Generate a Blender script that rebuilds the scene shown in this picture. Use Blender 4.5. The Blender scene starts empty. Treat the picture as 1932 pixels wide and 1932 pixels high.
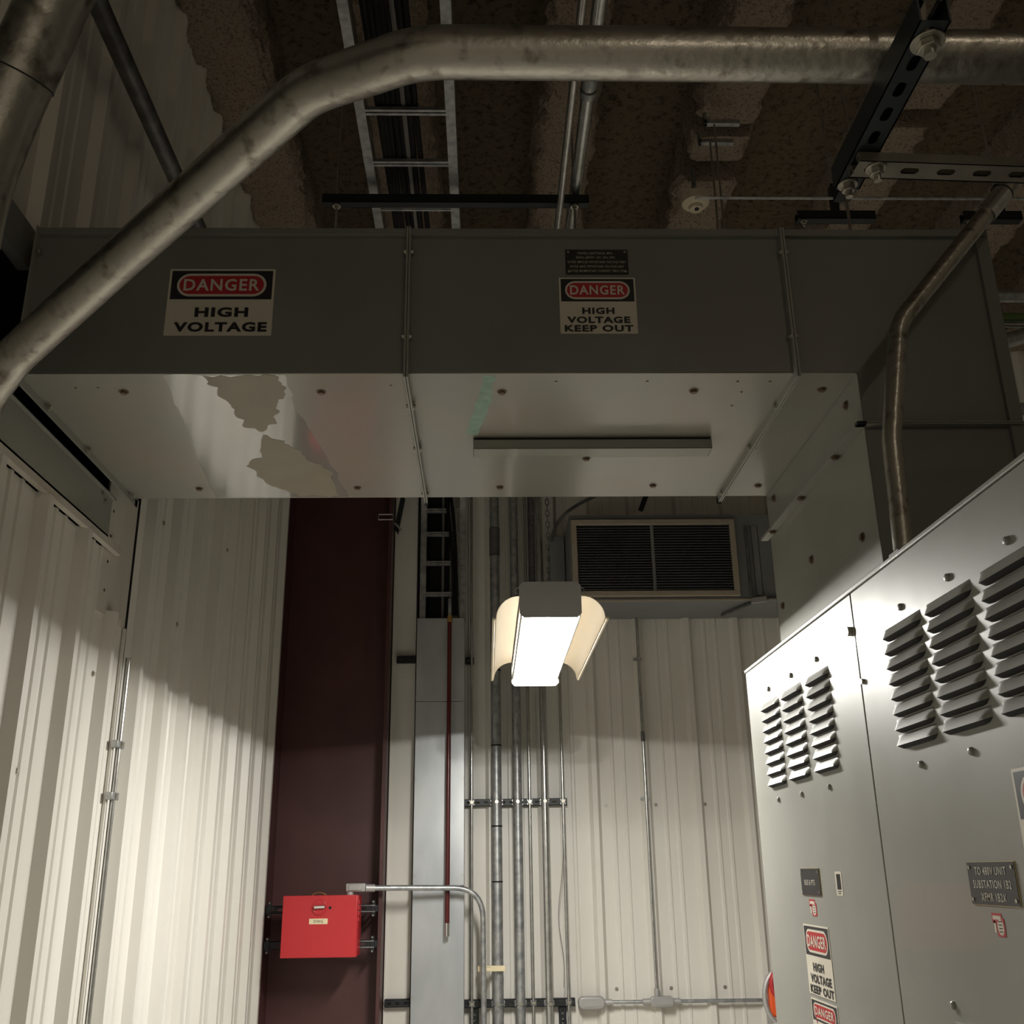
import bpy, bmesh, math, random
from mathutils import Vector, Matrix, noise
random.seed(7)
S = bpy.context.scene
COL = S.collection
PI = math.pi

# ------------------------------------------------------------------ camera
cam_d = bpy.data.cameras.new('camera'); cam = bpy.data.objects.new('camera', cam_d); COL.objects.link(cam)
yaw, pitch, roll = math.radians(1.63), math.radians(19.37), math.radians(-0.83)
f = Vector((math.sin(yaw)*math.cos(pitch), math.cos(yaw)*math.cos(pitch), math.sin(pitch)))
r0 = Vector((math.cos(yaw), -math.sin(yaw), 0)); u0 = r0.cross(f)
rr = r0*math.cos(roll)+u0*math.sin(roll); uu = rr.cross(f)
M = Matrix((rr, uu, -f)).transposed().to_4x4(); M.translation = (0, 0, 1.67)
cam.matrix_world = M
cam_d.sensor_width = 36; cam_d.lens = 36*1934/1932; cam_d.clip_start = 0.02
S.camera = cam

# ------------------------------------------------------------------ world, lights, exposure
W = bpy.data.worlds.new('world'); S.world = W; W.use_nodes = True
W.node_tree.nodes['Background'].inputs[0].default_value = (0.9, 0.8, 0.66, 1)
W.node_tree.nodes['Background'].inputs[1].default_value = 0.03

def lamp(name, kind, loc, energy, color, size=0.1, rot=None, size_y=None):
    d = bpy.data.lights.new(name, kind); d.energy = energy; d.color = color
    if kind == 'AREA':
        d.size = size
        if size_y: d.shape = 'RECTANGLE'; d.size_y = size_y
    else: d.shadow_soft_size = size
    o = bpy.data.objects.new(name, d); COL.objects.link(o); o.location = loc
    if rot: o.rotation_euler = rot
    return o
# far room lamp high up behind the camera, on the open side of the room
ROOM_E = 13
lamp('room_lamp', 'POINT', (1.9, -1.6, 4.35), ROOM_E, (1.0, 0.85, 0.66), 0.05)
lamp('room_lamp_low', 'POINT', (0.75, -1.9, 2.85), 9, (1.0, 0.87, 0.70), 0.09)
LAMP_E = 14
LX = 0.224
for ly in (3.56, 3.86, 4.16, 4.46):
    lamp('tube_light', 'POINT', (LX, ly, 2.497), LAMP_E, (1.0, 0.972, 0.91), 0.005)

lamp('lens_light', 'AREA', (LX, 4.0, 2.508), 60, (1.0, 0.972, 0.91), 0.17, (0,0,0), 1.1)
# unseen fill light added behind the camera to lift the floor bounce
lamp('added_fill_downlight', 'AREA', (0.22, -1.4, 2.50), 14, (1.0, 0.93, 0.82), 0.2, (0,0,0), 1.1)
S.view_settings.view_transform = 'Standard'; S.view_settings.look = 'None'
S.view_settings.exposure = 0; S.view_settings.gamma = 1; S.view_settings.use_curve_mapping = False
try:
    S.cycles.use_denoising = True
    S.cycles.max_bounces = 8; S.cycles.diffuse_bounces = 6; S.cycles.glossy_bounces = 4
    S.cycles.sample_clamp_indirect = 4
    S.cycles.caustics_reflective = False; S.cycles.caustics_refractive = False
except Exception: pass

# ------------------------------------------------------------------ materials
MATS = {}
def mat(name, col, rough=0.5, metal=0.0, col2=None, nscale=6, nstretch=(1,1,1), bump=0.0, bscale=80, coat=0.0,
        emit=None, rvar=0.0, thresh=(0.35, 0.65), spec=0.5, detail=6, coatr=0.1):
    m = bpy.data.materials.new(name); m.use_nodes = True
    nt = m.node_tree; b = nt.nodes['Principled BSDF']
    b.inputs['Base Color'].default_value = (*col, 1); b.inputs['Roughness'].default_value = rough
    b.inputs['Metallic'].default_value = metal; b.inputs['Coat Weight'].default_value = coat
    b.inputs['Coat Roughness'].default_value = coatr
    b.inputs['Specular IOR Level'].default_value = spec
    tc = nt.nodes.new('ShaderNodeTexCoord'); mp = nt.nodes.new('ShaderNodeMapping')
    nt.links.new(tc.outputs['Object'], mp.inputs['Vector']); mp.inputs['Scale'].default_value = nstretch
    def noi(scale, det=detail):
        n = nt.nodes.new('ShaderNodeTexNoise'); n.inputs['Scale'].default_value = scale; n.inputs['Detail'].default_value = det
        nt.links.new(mp.outputs['Vector'], n.inputs['Vector']); return n
    if col2 or rvar:
        n = noi(nscale); cr = nt.nodes.new('ShaderNodeValToRGB')
        cr.color_ramp.elements[0].position, cr.color_ramp.elements[1].position = thresh
        nt.links.new(n.outputs['Fac'], cr.inputs['Fac'])
        if col2:
            cr.color_ramp.elements[0].color = (*col, 1); cr.color_ramp.elements[1].color = (*col2, 1)
            nt.links.new(cr.outputs['Color'], b.inputs['Base Color'])
        if rvar:
            mr = nt.nodes.new('ShaderNodeMapRange'); mr.inputs['To Min'].default_value = max(0.02, rough-rvar)
            mr.inputs['To Max'].default_value = min(1, rough+rvar)
            n2 = noi(nscale*2.3); nt.links.new(n2.outputs['Fac'], mr.inputs['Value']); nt.links.new(mr.outputs['Result'], b.inputs['Roughness'])
    if bump:
        n = noi(bscale, 3); bp = nt.nodes.new('ShaderNodeBump'); bp.inputs['Strength'].default_value = bump
        bp.inputs['Distance'].default_value = 0.01
        nt.links.new(n.outputs['Fac'], bp.inputs['Height']); nt.links.new(bp.outputs['Normal'], b.inputs['Normal'])
    if emit:
        b.inputs['Emission Color'].default_value = (*emit[0], 1); b.inputs['Emission Strength'].default_value = emit[1]
    MATS[name] = m; return m
m_wall = mat('wall_paint', (0.66,0.635,0.575), 0.38, 0, (0.72,0.70,0.645), 2.2, (1,1,0.25), bump=0.02, bscale=30)
m_wall2 = mat('wall_paint_stained', (0.60,0.57,0.51), 0.4, 0, (0.42,0.36,0.29), 3.0, (1,1,0.3), thresh=(0.48,0.75))
m_grey = mat('grey_enamel', (0.25,0.248,0.22), 0.42, 0, (0.275,0.273,0.245), 3, coat=0.30, spec=0.35, rvar=0.08, bump=0.008, bscale=5, coatr=0.09)
m_duct = mat('duct_enamel', (0.195,0.200,0.185), 0.42, 0, (0.165,0.162,0.15), 2, rvar=0.06)
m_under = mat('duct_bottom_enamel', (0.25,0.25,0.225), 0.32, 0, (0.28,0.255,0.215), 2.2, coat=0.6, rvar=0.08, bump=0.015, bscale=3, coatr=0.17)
m_film = mat('film_remnant_tan', (0.235,0.205,0.155), 0.5, 0, (0.26,0.23,0.175), 8)
m_gloss = mat('clear_film', (0.33,0.33,0.31), 0.12, 0.25, coat=1.0, bump=0.03, bscale=9, coatr=0.05)
m_galv = mat('galvanised_steel', (0.46,0.47,0.46), 0.42, 0.75, (0.28,0.29,0.30), 26, bump=0.03, bscale=60, rvar=0.1)
m_trunk = mat('galvanised_sheet', (0.50,0.52,0.53), 0.40, 0.6, (0.40,0.42,0.44), 5, (1,1,0.4), rvar=0.08, bump=0.01, bscale=10)
m_pipe = mat('worn_conduit', (0.40,0.38,0.335), 0.33, 0.9, (0.17,0.15,0.12), 30, (1,1,1), rvar=0.12, bump=0.12, bscale=60, thresh=(0.54,0.72), detail=9)
m_emt = mat('bright_conduit', (0.60,0.60,0.58), 0.25, 0.9, (0.48,0.48,0.47), 30, rvar=0.05)
m_dark_pipe = mat('dark_conduit', (0.10,0.10,0.10), 0.45, 0.6, (0.2,0.2,0.2), 12)
m_black = mat('black_strut', (0.012,0.016,0.018), 0.45, 0.2, bump=0.03, bscale=60)
m_strut = mat('aged_strut', (0.25,0.23,0.19), 0.5, 0.6, (0.18,0.16,0.13), 12)
m_cable = mat('black_cable', (0.004,0.004,0.005), 0.6, spec=0.25)
m_grey_cable = mat('grey_cable', (0.16,0.15,0.14), 0.5)
m_dark = mat('dark_void', (0.006,0.006,0.007), 0.8)
m_maroon = mat('red_oxide_primer', (0.060,0.020,0.020), 0.5, 0, (0.078,0.028,0.026), 3, bump=0.02, bscale=40)
m_red = mat('red_enamel', (0.52,0.028,0.036), 0.33, 0, (0.48,0.03,0.035), 2)
m_rod = mat('dark_red_paint', (0.085,0.012,0.012), 0.25)
m_brass = mat('brass', (0.55,0.33,0.10), 0.35, 0.8)
m_chrome = mat('chrome', (0.75,0.75,0.74), 0.15, 1.0)
m_bolt = mat('zinc_bolt', (0.42,0.40,0.34), 0.35, 0.8)
m_rust = mat('rusty_bolt', (0.16,0.11,0.075), 0.5, 0.5)
m_cast = mat('cast_fitting', (0.42,0.41,0.40), 0.45, 0.4)
m_house = mat('lamp_housing', (0.36,0.36,0.35), 0.5)
m_wing = mat('lamp_reflector', (0.66,0.57,0.42), 0.45)
m_lens = mat('lamp_lens', (0.9,0.9,0.88), 0.3, emit=((1.0,0.965,0.90), 9.0))
m_edge = mat('lens_edge_glow', (0.9,0.85,0.75), 0.3, emit=((1.0,0.90,0.72), 1.3))
m_white = mat('sign_white', (0.60,0.56,0.47), 0.45, 0, (0.56,0.52,0.43), 9)
m_sblack = mat('sign_black', (0.012,0.013,0.015), 0.4)
m_sred = mat('sign_red', (0.40,0.018,0.022), 0.4)
m_plate = mat('engraved_plate_black', (0.016,0.016,0.017), 0.35)
m_ptext = mat('engraved_letters', (0.50,0.47,0.38), 0.6)
m_pedge = mat('plate_edge_brass', (0.55,0.44,0.22), 0.4, 0.4)
m_cream = mat('cream_label', (0.78,0.68,0.45), 0.5)
m_orange = mat('orange_plastic', (0.72,0.10,0.025), 0.4)
m_floor = mat('concrete_floor', (0.58,0.56,0.51), 0.6, 0, (0.52,0.50,0.45), 3)
m_vent = mat('vent_frame_paint', (0.36,0.31,0.24), 0.45)
m_box = mat('plenum_sheet', (0.20,0.205,0.205), 0.5, 0, (0.17,0.175,0.18), 2)
m_det = mat('detector_plastic', (0.55,0.48,0.36), 0.5)
m_green = mat('green_stripe_paint', (0.10,0.17,0.05), 0.35)
m_aqua = mat('painted_aqua_reflection', (0.20,0.30,0.25), 0.6, 0, (0.27,0.38,0.31), 40)

def foam_mat(name, ca, cb, sc, st):
    m = bpy.data.materials.new(name); m.use_nodes = True; nt = m.node_tree; b = nt.nodes['Principled BSDF']
    b.inputs['Roughness'].default_value = 0.95; b.inputs['Specular IOR Level'].default_value = 0.1
    tc = nt.nodes.new('ShaderNodeTexCoord')
    n = nt.nodes.new('ShaderNodeTexNoise'); n.inputs['Scale'].default_value = sc; n.inputs['Detail'].default_value = 8; n.inputs['Roughness'].default_value = 0.75
    nt.links.new(tc.outputs['Object'], n.inputs['Vector'])
    cr = nt.nodes.new('ShaderNodeValToRGB'); cr.color_ramp.elements[0].position = 0.38; cr.color_ramp.elements[1].position = 0.5
    cr.color_ramp.elements[0].color = (*ca, 1); cr.color_ramp.elements[1].color = (*cb, 1)
    nt.links.new(n.outputs['Fac'], cr.inputs['Fac']); nt.links.new(cr.outputs['Color'], b.inputs['Base Color'])
    bp = nt.nodes.new('ShaderNodeBump'); bp.inputs['Strength'].default_value = st; bp.inputs['Distance'].default_value = 0.03
    nt.links.new(n.outputs['Fac'], bp.inputs['Height']); nt.links.new(bp.outputs['Normal'], b.inputs['Normal'])
    return m
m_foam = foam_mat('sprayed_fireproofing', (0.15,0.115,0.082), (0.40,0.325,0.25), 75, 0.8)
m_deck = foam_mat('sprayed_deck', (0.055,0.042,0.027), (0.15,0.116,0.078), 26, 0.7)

# ------------------------------------------------------------------ builders
ORG = {}
def org(o): return ORG.get(o.name, Vector((0,0,0))) if o else Vector((0,0,0))
def empty(name, loc=(0,0,0), label=None, cat=None, group=None, kind=None):
    o = bpy.data.objects.new(name, None); COL.objects.link(o); o.location = loc; ORG[o.name] = Vector(loc)
    o.empty_display_size = 0.05
    tag(o, label, cat, group, kind); return o
def tag(o, label=None, cat=None, group=None, kind=None):
    if label: o['label'] = label
    if cat: o['category'] = cat
    if group: o['group'] = group
    if kind: o['kind'] = kind
    return o
def link(me, name, material, parent=None, loc=None, smooth=True):
    if material and not me.materials: me.materials.append(material)
    o = bpy.data.objects.new(name, me); COL.objects.link(o)
    if parent: o.parent = parent
    ORG[o.name] = Vector(org(parent))
    if loc is not None: o.location = Vector(loc) - org(parent)
    return o
def mk(verts, faces, name='m', smooth=True):
    me = bpy.data.meshes.new(name); me.from_pydata([tuple(v) for v in verts], [], faces); me.validate(); me.update()
    if smooth:
        me.polygons.foreach_set('use_smooth', [True]*len(me.polygons)); me.set_sharp_from_angle(angle=math.radians(32))
    return me
class MB:
    def __init__(s): s.v = []; s.f = []
    def add(s, vs, fs):
        n = len(s.v); s.v += [Vector(v) for v in vs]; s.f += [tuple(i+n for i in q) for q in fs]; return s
    def box(s, a, b):
        x0,x1 = sorted((a[0],b[0])); y0,y1 = sorted((a[1],b[1])); z0,z1 = sorted((a[2],b[2]))
        return s.add([(x0,y0,z0),(x1,y0,z0),(x1,y1,z0),(x0,y1,z0),(x0,y0,z1),(x1,y0,z1),(x1,y1,z1),(x0,y1,z1)],
              [(0,3,2,1),(4,5,6,7),(0,1,5,4),(1,2,6,5),(2,3,7,6),(3,0,4,7)])
    def obox(s, c, ax, ay, az):   # centre and three half-extent vectors
        c,ax,ay,az = map(Vector,(c,ax,ay,az))
        vs = [c+sx*ax+sy*ay+sz*az for sz in (-1,1) for sx,sy in ((-1,-1),(1,-1),(1,1),(-1,1))]
        return s.add(vs, [(0,3,2,1),(4,5,6,7),(0,1,5,4),(1,2,6,5),(2,3,7,6),(3,0,4,7)])
    def tube(s, pts, r, n=12, cap=True, r1=None):
        pts = [Vector(p) for p in pts]; t0 = (pts[1]-pts[0]).normalized()
        a = Vector((0,0,1)) if abs(t0.z) < 0.9 else Vector((1,0,0))
        x = t0.cross(a).normalized(); base = len(s.v); m = len(pts)
        for i,p in enumerate(pts):
            t = (pts[min(i+1,m-1)]-pts[max(i-1,0)]).normalized()
            x = (x - t*x.dot(t)).normalized(); y = t.cross(x)
            rad = r if r1 is None else r+(r1-r)*i/(m-1)
            if isinstance(r, (list,tuple)): rad = r[i]
            for k in range(n):
                q = 2*PI*k/n; s.v.append(p+x*(rad*math.cos(q))+y*(rad*math.sin(q)))
        for i in range(m-1):
            for k in range(n):
                k2 = (k+1) % n; s.f.append((base+i*n+k, base+i*n+k2, base+(i+1)*n+k2, base+(i+1)*n+k))
        if cap:
            s.f.append(tuple(base+k for k in range(n))[::-1]); s.f.append(tuple(base+(m-1)*n+k for k in range(n)))
        return s
    def cyl(s, a, b, r, n=16, r1=None): return s.tube([a,b], r, n, True, r1)
    def prism(s, poly, d):        # polygon of 3-D points pushed along d
        n = len(poly); p = [Vector(q) for q in poly]; d = Vector(d)
        return s.add(p+[q+d for q in p], [tuple(range(n))[::-1], tuple(range(n,2*n))]+[(i,(i+1)%n,(i+1)%n+n,i+n) for i in range(n)])
    def build(s, name, material, parent=None, smooth=True, bevel=0, recalc=True):
        o_ = org(parent); me = mk([v-o_ for v in s.v], s.f, name, False)
        if recalc:
            bm = bmesh.new(); bm.from_mesh(me); bmesh.ops.recalc_face_normals(bm, faces=bm.faces); bm.to_mesh(me); bm.free()
        if smooth and len(me.polygons):
            me.polygons.foreach_set('use_smooth', [True]*len(me.polygons)); me.set_sharp_from_angle(angle=math.radians(32))
        o = link(me, name, material, parent)
        if bevel:
            b = o.modifiers.new('bevel', 'BEVEL'); b.width = bevel; b.segments = 2; b.limit_method = 'ANGLE'; b.angle_limit = math.radians(40)
        return o
def fillet(pts, rad, n=8):
    pts = [Vector(p) for p in pts]; out = [pts[0]]
    for i in range(1, len(pts)-1):
        p = pts[i]; a = (pts[i-1]-p); b = (pts[i+1]-p); R = rad[i-1] if isinstance(rad,(list,tuple)) else rad
        ang = a.angle(b); t = min(R/math.tan(ang/2), a.length*0.49, b.length*0.49)
        A = p+a.normalized()*t; B = p+b.normalized()*t
        for k in range(n+1):
            q = k/n; out.append(A*(1-q)**2 + p*2*q*(1-q) + B*q*q)
    out.append(pts[-1]); return out
def bez(p0,p1,p2,p3,n=16):
    p0,p1,p2,p3 = map(Vector,(p0,p1,p2,p3))
    return [p0*(1-t)**3+p1*3*t*(1-t)**2+p2*3*t*t*(1-t)+p3*t**3 for t in [i/n for i in range(n+1)]]

# ---- lettering: a flat run of text as a mesh, fitted to w x h in a plane given by right/up vectors
def text_mb(mb, s, c, right, up, w, h, bold=0.0, off=0.0004, thick=0.0002):
    cu = bpy.data.curves.new('t', 'FONT'); cu.body = s; cu.size = 1; cu.offset = bold*0.75; cu.resolution_u = 3; cu.space_character = 1.14
    o = bpy.data.objects.new('t', cu); COL.objects.link(o)
    dg = bpy.context.evaluated_depsgraph_get(); me = bpy.data.meshes.new_from_object(o.evaluated_get(dg))
    xs = [v.co.x for v in me.vertices]; ys = [v.co.y for v in me.vertices]
    x0,x1,y0,y1 = min(xs),max(xs),min(ys),max(ys)
    right = Vector(right).normalized(); up = Vector(up).normalized(); nrm = right.cross(up); c = Vector(c)
    vs = [c + right*((v.co.x-(x0+x1)/2)/(x1-x0)*w) + up*((v.co.y-(y0+y1)/2)/(y1-y0)*h) + nrm*(off+thick) for v in me.vertices]
    mb.add(vs, [tuple(p.vertices) for p in me.polygons])
    bpy.data.objects.remove(o); bpy.data.curves.remove(cu); bpy.data.meshes.remove(me)

# ---- surface flat items
def rrect(c, right, up, w, h, r, n=6):
    c,right,up = Vector(c),Vector(right),Vector(up); out=[]
    r = min(r, w/2, h/2)
    for sx,sy,a0 in ((1,1,0),(-1,1,90),(-1,-1,180),(1,-1,270)):
        for k in range(n+1):
            a = math.radians(a0+90*k/n)
            out.append(c+right*(sx*(w/2-r)+r*math.cos(a))+up*(sy*(h/2-r)+r*math.sin(a)))
    return out
def danger_sign(label, c, right, up, w, h, head, lines, group=None, dh=None, bottom=None):
    right,up = Vector(right).normalized(),Vector(up).normalized(); n = right.cross(up); c = Vector(c)
    t = empty('danger_sign', c, label, 'sign')
    MB().prism(rrect(c, right, up, w, h, 0.002), n*0.0008).build('backing', m_white, t)
    b = 0.022*w; hc = c+up*(h/2-head/2-b*0.9)
    MB().prism(rrect(hc+n*0.0008, right, up, w-2*b, head, 0.001), n*0.0002).build('header_panel', m_sblack, t)
    MB().prism(rrect(hc+n*0.001, right, up, (w-2*b)*0.885, head*0.80, 1), n*0.0002).build('oval_border', m_white, t)
    MB().prism(rrect(hc+n*0.0012, right, up, (w-2*b)*0.835, head*0.64, 1), n*0.0002).build('red_oval', m_sred, t)
    mb = MB(); text_mb(mb, 'DANGER', hc+n*0.0014, right, up, (w-2*b)*0.75, head*0.42, 0.03); mb.build('danger_lettering', m_white, t, smooth=False, recalc=False)
    mb = MB()
    for s,u,v,tw,th in lines: text_mb(mb, s, c+right*(u*w)+up*(h/2-v*h)+n*0.0009, right, up, tw*w, th*h, 0.06)
    if lines: mb.build('lettering', m_sblack, t, smooth=False, recalc=False)
    return t
def nameplate(label, c, right, up, w, h, lines, screws=True, edge=None, name='nameplate'):
    right,up = Vector(right).normalized(),Vector(up).normalized(); n = right.cross(up); c = Vector(c)
    t = empty(name, c, label, 'nameplate')
    MB().prism(rrect(c, right, up, w, h, 0.001), n*0.0022).build('plate', m_plate, t)
    if edge: MB().prism(rrect(c-n*0.0001, right, up, w+0.0016, h+0.0016, 0.001), n*0.0015).build('bevelled_edge', m_pedge, t)
    mb = MB()
    for s,u,v,tw,th in lines: text_mb(mb, s, c+right*(u*w)+up*(h/2-v*h)+n*0.0023, right, up, tw*w, th*h, 0.006)
    mb.build('engraved_lettering', m_ptext, t, smooth=False, recalc=False)
    if screws:
        for sx in (-1,1):
            for sy in (-1,1):
                p = c+right*sx*(w/2-0.008)+up*sy*(h/2-0.008)+n*0.0022
                MB().cyl(p, p+n*0.0015, 0.0032, 10).build('screw', m_bolt, t)
    return t

# ---- bolts
def bolt_mesh(r=0.009, h=0.006, wash=1.5):   # axis +Z
    mb = MB(); mb.cyl((0,0,0),(0,0,0.0015), r*wash, 16); mb.cyl((0,0,0.0015),(0,0,0.0015+h), r, 6)
    me = mk(mb.v, mb.f, 'bolt'); return me
BOLT = bolt_mesh(); BOLT.materials.append(m_rust)
BOLTZ = bolt_mesh(0.007, 0.005, 1.5); BOLTZ.materials.append(m_bolt)
def rivet_mesh():
    mb = MB(); mb.tube([(0,0,0),(0,0,0.004),(0,0,0.006),(0,0,0.0068)], [0.0075,0.007,0.005,0.0015], 12)
    me = mk(mb.v, mb.f, 'stud'); me.materials.append(m_grey); return me
RIV = rivet_mesh()
def put(me, name, parent, loc, nrm):
    o = link(me, name, None, parent, loc)
    o.rotation_mode = 'QUATERNION'; o.rotation_quaternion = Vector((0,0,1)).rotation_difference(Vector(nrm)); return o

# ---- strut channel: origin p at the middle of the slotted web, along = length direction, out = direction the web faces
def slotted(mb, P0, ax, ay, L, w, pitch, sl, sw):
    n = max(1, int(round(L/pitch))); d = L/n
    for i in range(n):
        c = P0+ax*(d*(i+0.5)); ring_o=[]; ring_i=[]
        for k in range(16):
            a = 2*PI*(k+0.5)/16; ca,sa = math.cos(a),math.sin(a)
            q = min((d/2)/abs(ca) if abs(ca)>1e-6 else 9, (w/2)/abs(sa) if abs(sa)>1e-6 else 9)
            ring_o.append(c+ax*(ca*q)+ay*(sa*q))
            ring_i.append(c+ax*((sl/2-sw/2)*(1 if ca>0 else -1)+sw/2*ca)+ay*(sw/2*sa))
        for sx,sy in ((1,1),(-1,1),(-1,-1),(1,-1)):    # square up the corners
            k = min(range(16), key=lambda j:(ring_o[j]-(c+ax*(sx*d/2)+ay*(sy*w/2))).length); ring_o[k] = c+ax*(sx*d/2)+ay*(sy*w/2)
        mb.add(ring_o+ring_i, [(k,(k+1)%16,(k+1)%16+16,k+16) for k in range(16)])
def strut(label, p, along, out, L, material, cat='strut', group=None, name='strut_channel', w=0.041, dpt=0.041, pitch=0.05, parent=None, slots=True):
    ax = Vector(along).normalized(); az = -Vector(out).normalized(); ay = az.cross(ax); p = Vector(p)
    mb = MB()
    if slots: slotted(mb, p, ax, ay, L, w, pitch, 0.028, 0.014)
    else: mb.obox(p+ax*L/2+az*0.001, ax*L/2, ay*w/2, az*0.001)
    for s_ in (-1,1):
        mb.obox(p+ax*L/2+ay*s_*(w/2-0.00125)+az*dpt/2, ax*L/2, ay*0.00125, az*dpt/2)
        mb.obox(p+ax*L/2+ay*s_*(w/2-0.0055)+az*(dpt-0.00125), ax*L/2, ay*0.0045, az*0.00125)
        mb.obox(p+ax*L/2+ay*s_*(w/2-0.009)+az*(dpt-0.005), ax*L/2, ay*0.00125, az*0.005)
    o = mb.build(name, material, parent, smooth=False, recalc=False)
    if not parent: tag(o, label, cat, group)
    return o

# ================================================================== SETTING
XL, YB = -1.28, 6.45
PROF = [(0,0),(.020,.034),(.050,.034),(.070,0),(.132,0),(.139,.006),(.153,.006),(.160,0),(.202,0),(.209,.006),(.223,.006),(.230,0),(.308,0)]
def panel(parent, origin, along, out, pitch, n, z0, z1, material=m_wall, t=0.0012):
    along,out,origin = Vector(along),Vector(out),Vector(origin); k = pitch/0.308; pts=[]
    for i in range(n):
        for u,h in PROF[:-1]: pts.append(origin+along*(i*pitch+u*k)+out*h)
    pts.append(origin+along*(n*pitch+0.0)); N = len(pts)
    vs = [Vector((p.x,p.y,z0)) for p in pts]+[Vector((p.x,p.y,z1)) for p in pts]
    fs = [(i,i+1,i+1+N,i+N) for i in range(N-1)]
    b = [v-out*t for v in vs]
    fs += [(j[0]+2*N,j[3]+2*N,j[2]+2*N,j[1]+2*N) for j in fs[:N-1]]
    fs += [(0,N,3*N,2*N),(N-1,3*N-1,4*N-1,2*N-1)] + [(i,i+2*N,i+1+2*N,i+1) for i in range(N-1)] + [(i+N,i+1+N,i+1+3*N,i+3*N) for i in range(N-1)]
    mb = MB(); mb.add(vs+b, fs); return mb.build('wall_panel', material, parent, smooth=False)
wl = MB().box((XL-0.06,-3.0,0),(XL-0.03,2.2,5.5)).box((XL-0.06,2.2,0),(XL-0.03,3.35,2.72)).box((XL-0.06,2.2,3.42),(XL-0.03,3.35,5.5)).box((XL-0.06,3.35,0),(XL-0.03,YB,5.5)).build('wall_left', m_dark, None, False); tag(wl, kind='structure')
PL = 0.308
for i,(k0,n) in enumerate(((-20,3),(-17,3),(-14,3),(-11,3),(-8,3),(-5,3),(-2,3))):   # up to Y=3.388
    y0 = 3.08+PL*k0
    panel(wl, (XL,y0,0), (0,1,0), (1,0,0), PL, n, 0, 2.715)
    panel(wl, (XL,y0,0), (0,1,0), (1,0,0), PL, n, 3.36, 5.42)
panel(wl, (XL,3.08+PL,0), (0,1,0), (1,0,0), PL, 1, 3.36, 5.42)
for k0,n in ((2,3),(5,3),(8,3)):
    y0 = 3.08+PL*k0
    panel(wl, (XL,y0,0), (0,1,0), (1,0,0), PL, n, 0, 5.42)
# stained cover flashing at the panel joint
panel(wl, (XL,3.08+PL,0), (0,1,0), (1,0,0), PL, 1, 0, 2.52)
MB().box((XL-0.003,3.58,2.50),(XL-0.0005,3.70,3.37)).build('joint_strip', m_wall, wl)
jt = MB().box((XL,3.30,2.50),(XL+0.006,3.586,2.98)).build('joint_flashing', m_wall2, wl)
MB().box((XL+0.002,3.578,0),(XL+0.012,3.588,2.50)).build('flashing_lip', m_wall, wl)
MB().box((XL+0.001,3.588,0),(XL+0.011,3.596,3.36)).build('joint_gap', m_dark, wl)
for z in (2.86,2.77,2.68,2.58):
    MB().cyl((XL+0.006,3.355,z),(XL+0.0066,3.355,z),0.006,8).build('slot_hole', m_dark, wl)
for y,z in ((3.36,2.3),(4.2,2.66),(5.3,2.5),(3.72,2.05),(4.35,1.62),(4.9,3.2),(3.9,3.0),(2.9,1.95)):
    put(BOLTZ, 'panel_screw', wl, (XL+0.0005, y, z), (1,0,0))
wb = MB().box((XL-0.06,YB+0.03,0),(4.6,YB+0.06,5.5)).build('wall_back', m_dark, None, False); tag(wb, kind='structure')
PB = 0.3145; xb0 = 0.698-0.070*PB/0.308
for k in range(-3, 12, 3):
    panel(wb, (xb0+PB*k, YB, 0), (1,0,0), (0,-1,0), PB, 3, 0, 5.42)
for x in (0.728,1.032,1.281,1.333,1.632):
    put(BOLTZ, 'panel_screw', wb, (x, YB-0.001, 2.046), (0,-1,0))
for x in (0.745,1.06,1.372): put(BOLTZ, 'panel_screw', wb, (x, YB-0.001, 1.03), (0,-1,0))
put(BOLTZ, 'panel_screw', wb, (1.275, YB-0.001, 2.974), (0,-1,0)); 
fl = MB().box((-1.34,-3,-0.1),(4.6,YB+0.06,0)).build('floor', m_floor, None, False); tag(fl, kind='structure')
wr = MB().box((4.5,-3,0),(4.6,YB,5.5)).build('wall_right', m_wall, None, False); tag(wr, kind='structure')
wf = MB().box((-1.34,-3.1,0),(4.6,-3.0,5.5)).build('wall_front', m_wall, None, False); tag(wf, kind='structure')

# ceiling: sprayed deck with thick sprayed ribs
def rough_grid(x0,x1,y0,y1,nx,ny,z,amp,sc):
    vs=[]; fs=[]
    for j in range(ny+1):
        for i in range(nx+1):
            x = x0+(x1-x0)*i/nx; y = y0+(y1-y0)*j/ny
            vs.append((x,y,z+amp*noise.noise(Vector((x*sc,y*sc,3.1)))+amp*0.5*noise.noise(Vector((x*sc*3,y*sc*3,9)))))
    for j in range(ny):
        for i in range(nx): a=j*(nx+1)+i; fs.append((a,a+nx+1,a+nx+2,a+1))
    return vs,fs
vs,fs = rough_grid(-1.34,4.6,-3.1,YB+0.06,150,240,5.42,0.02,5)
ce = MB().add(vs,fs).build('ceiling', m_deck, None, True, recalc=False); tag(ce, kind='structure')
MB().box((-1.34,-3.1,5.5),(4.6,YB+0.06,5.6)).build('roof_deck', m_dark, ce, False)
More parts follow.
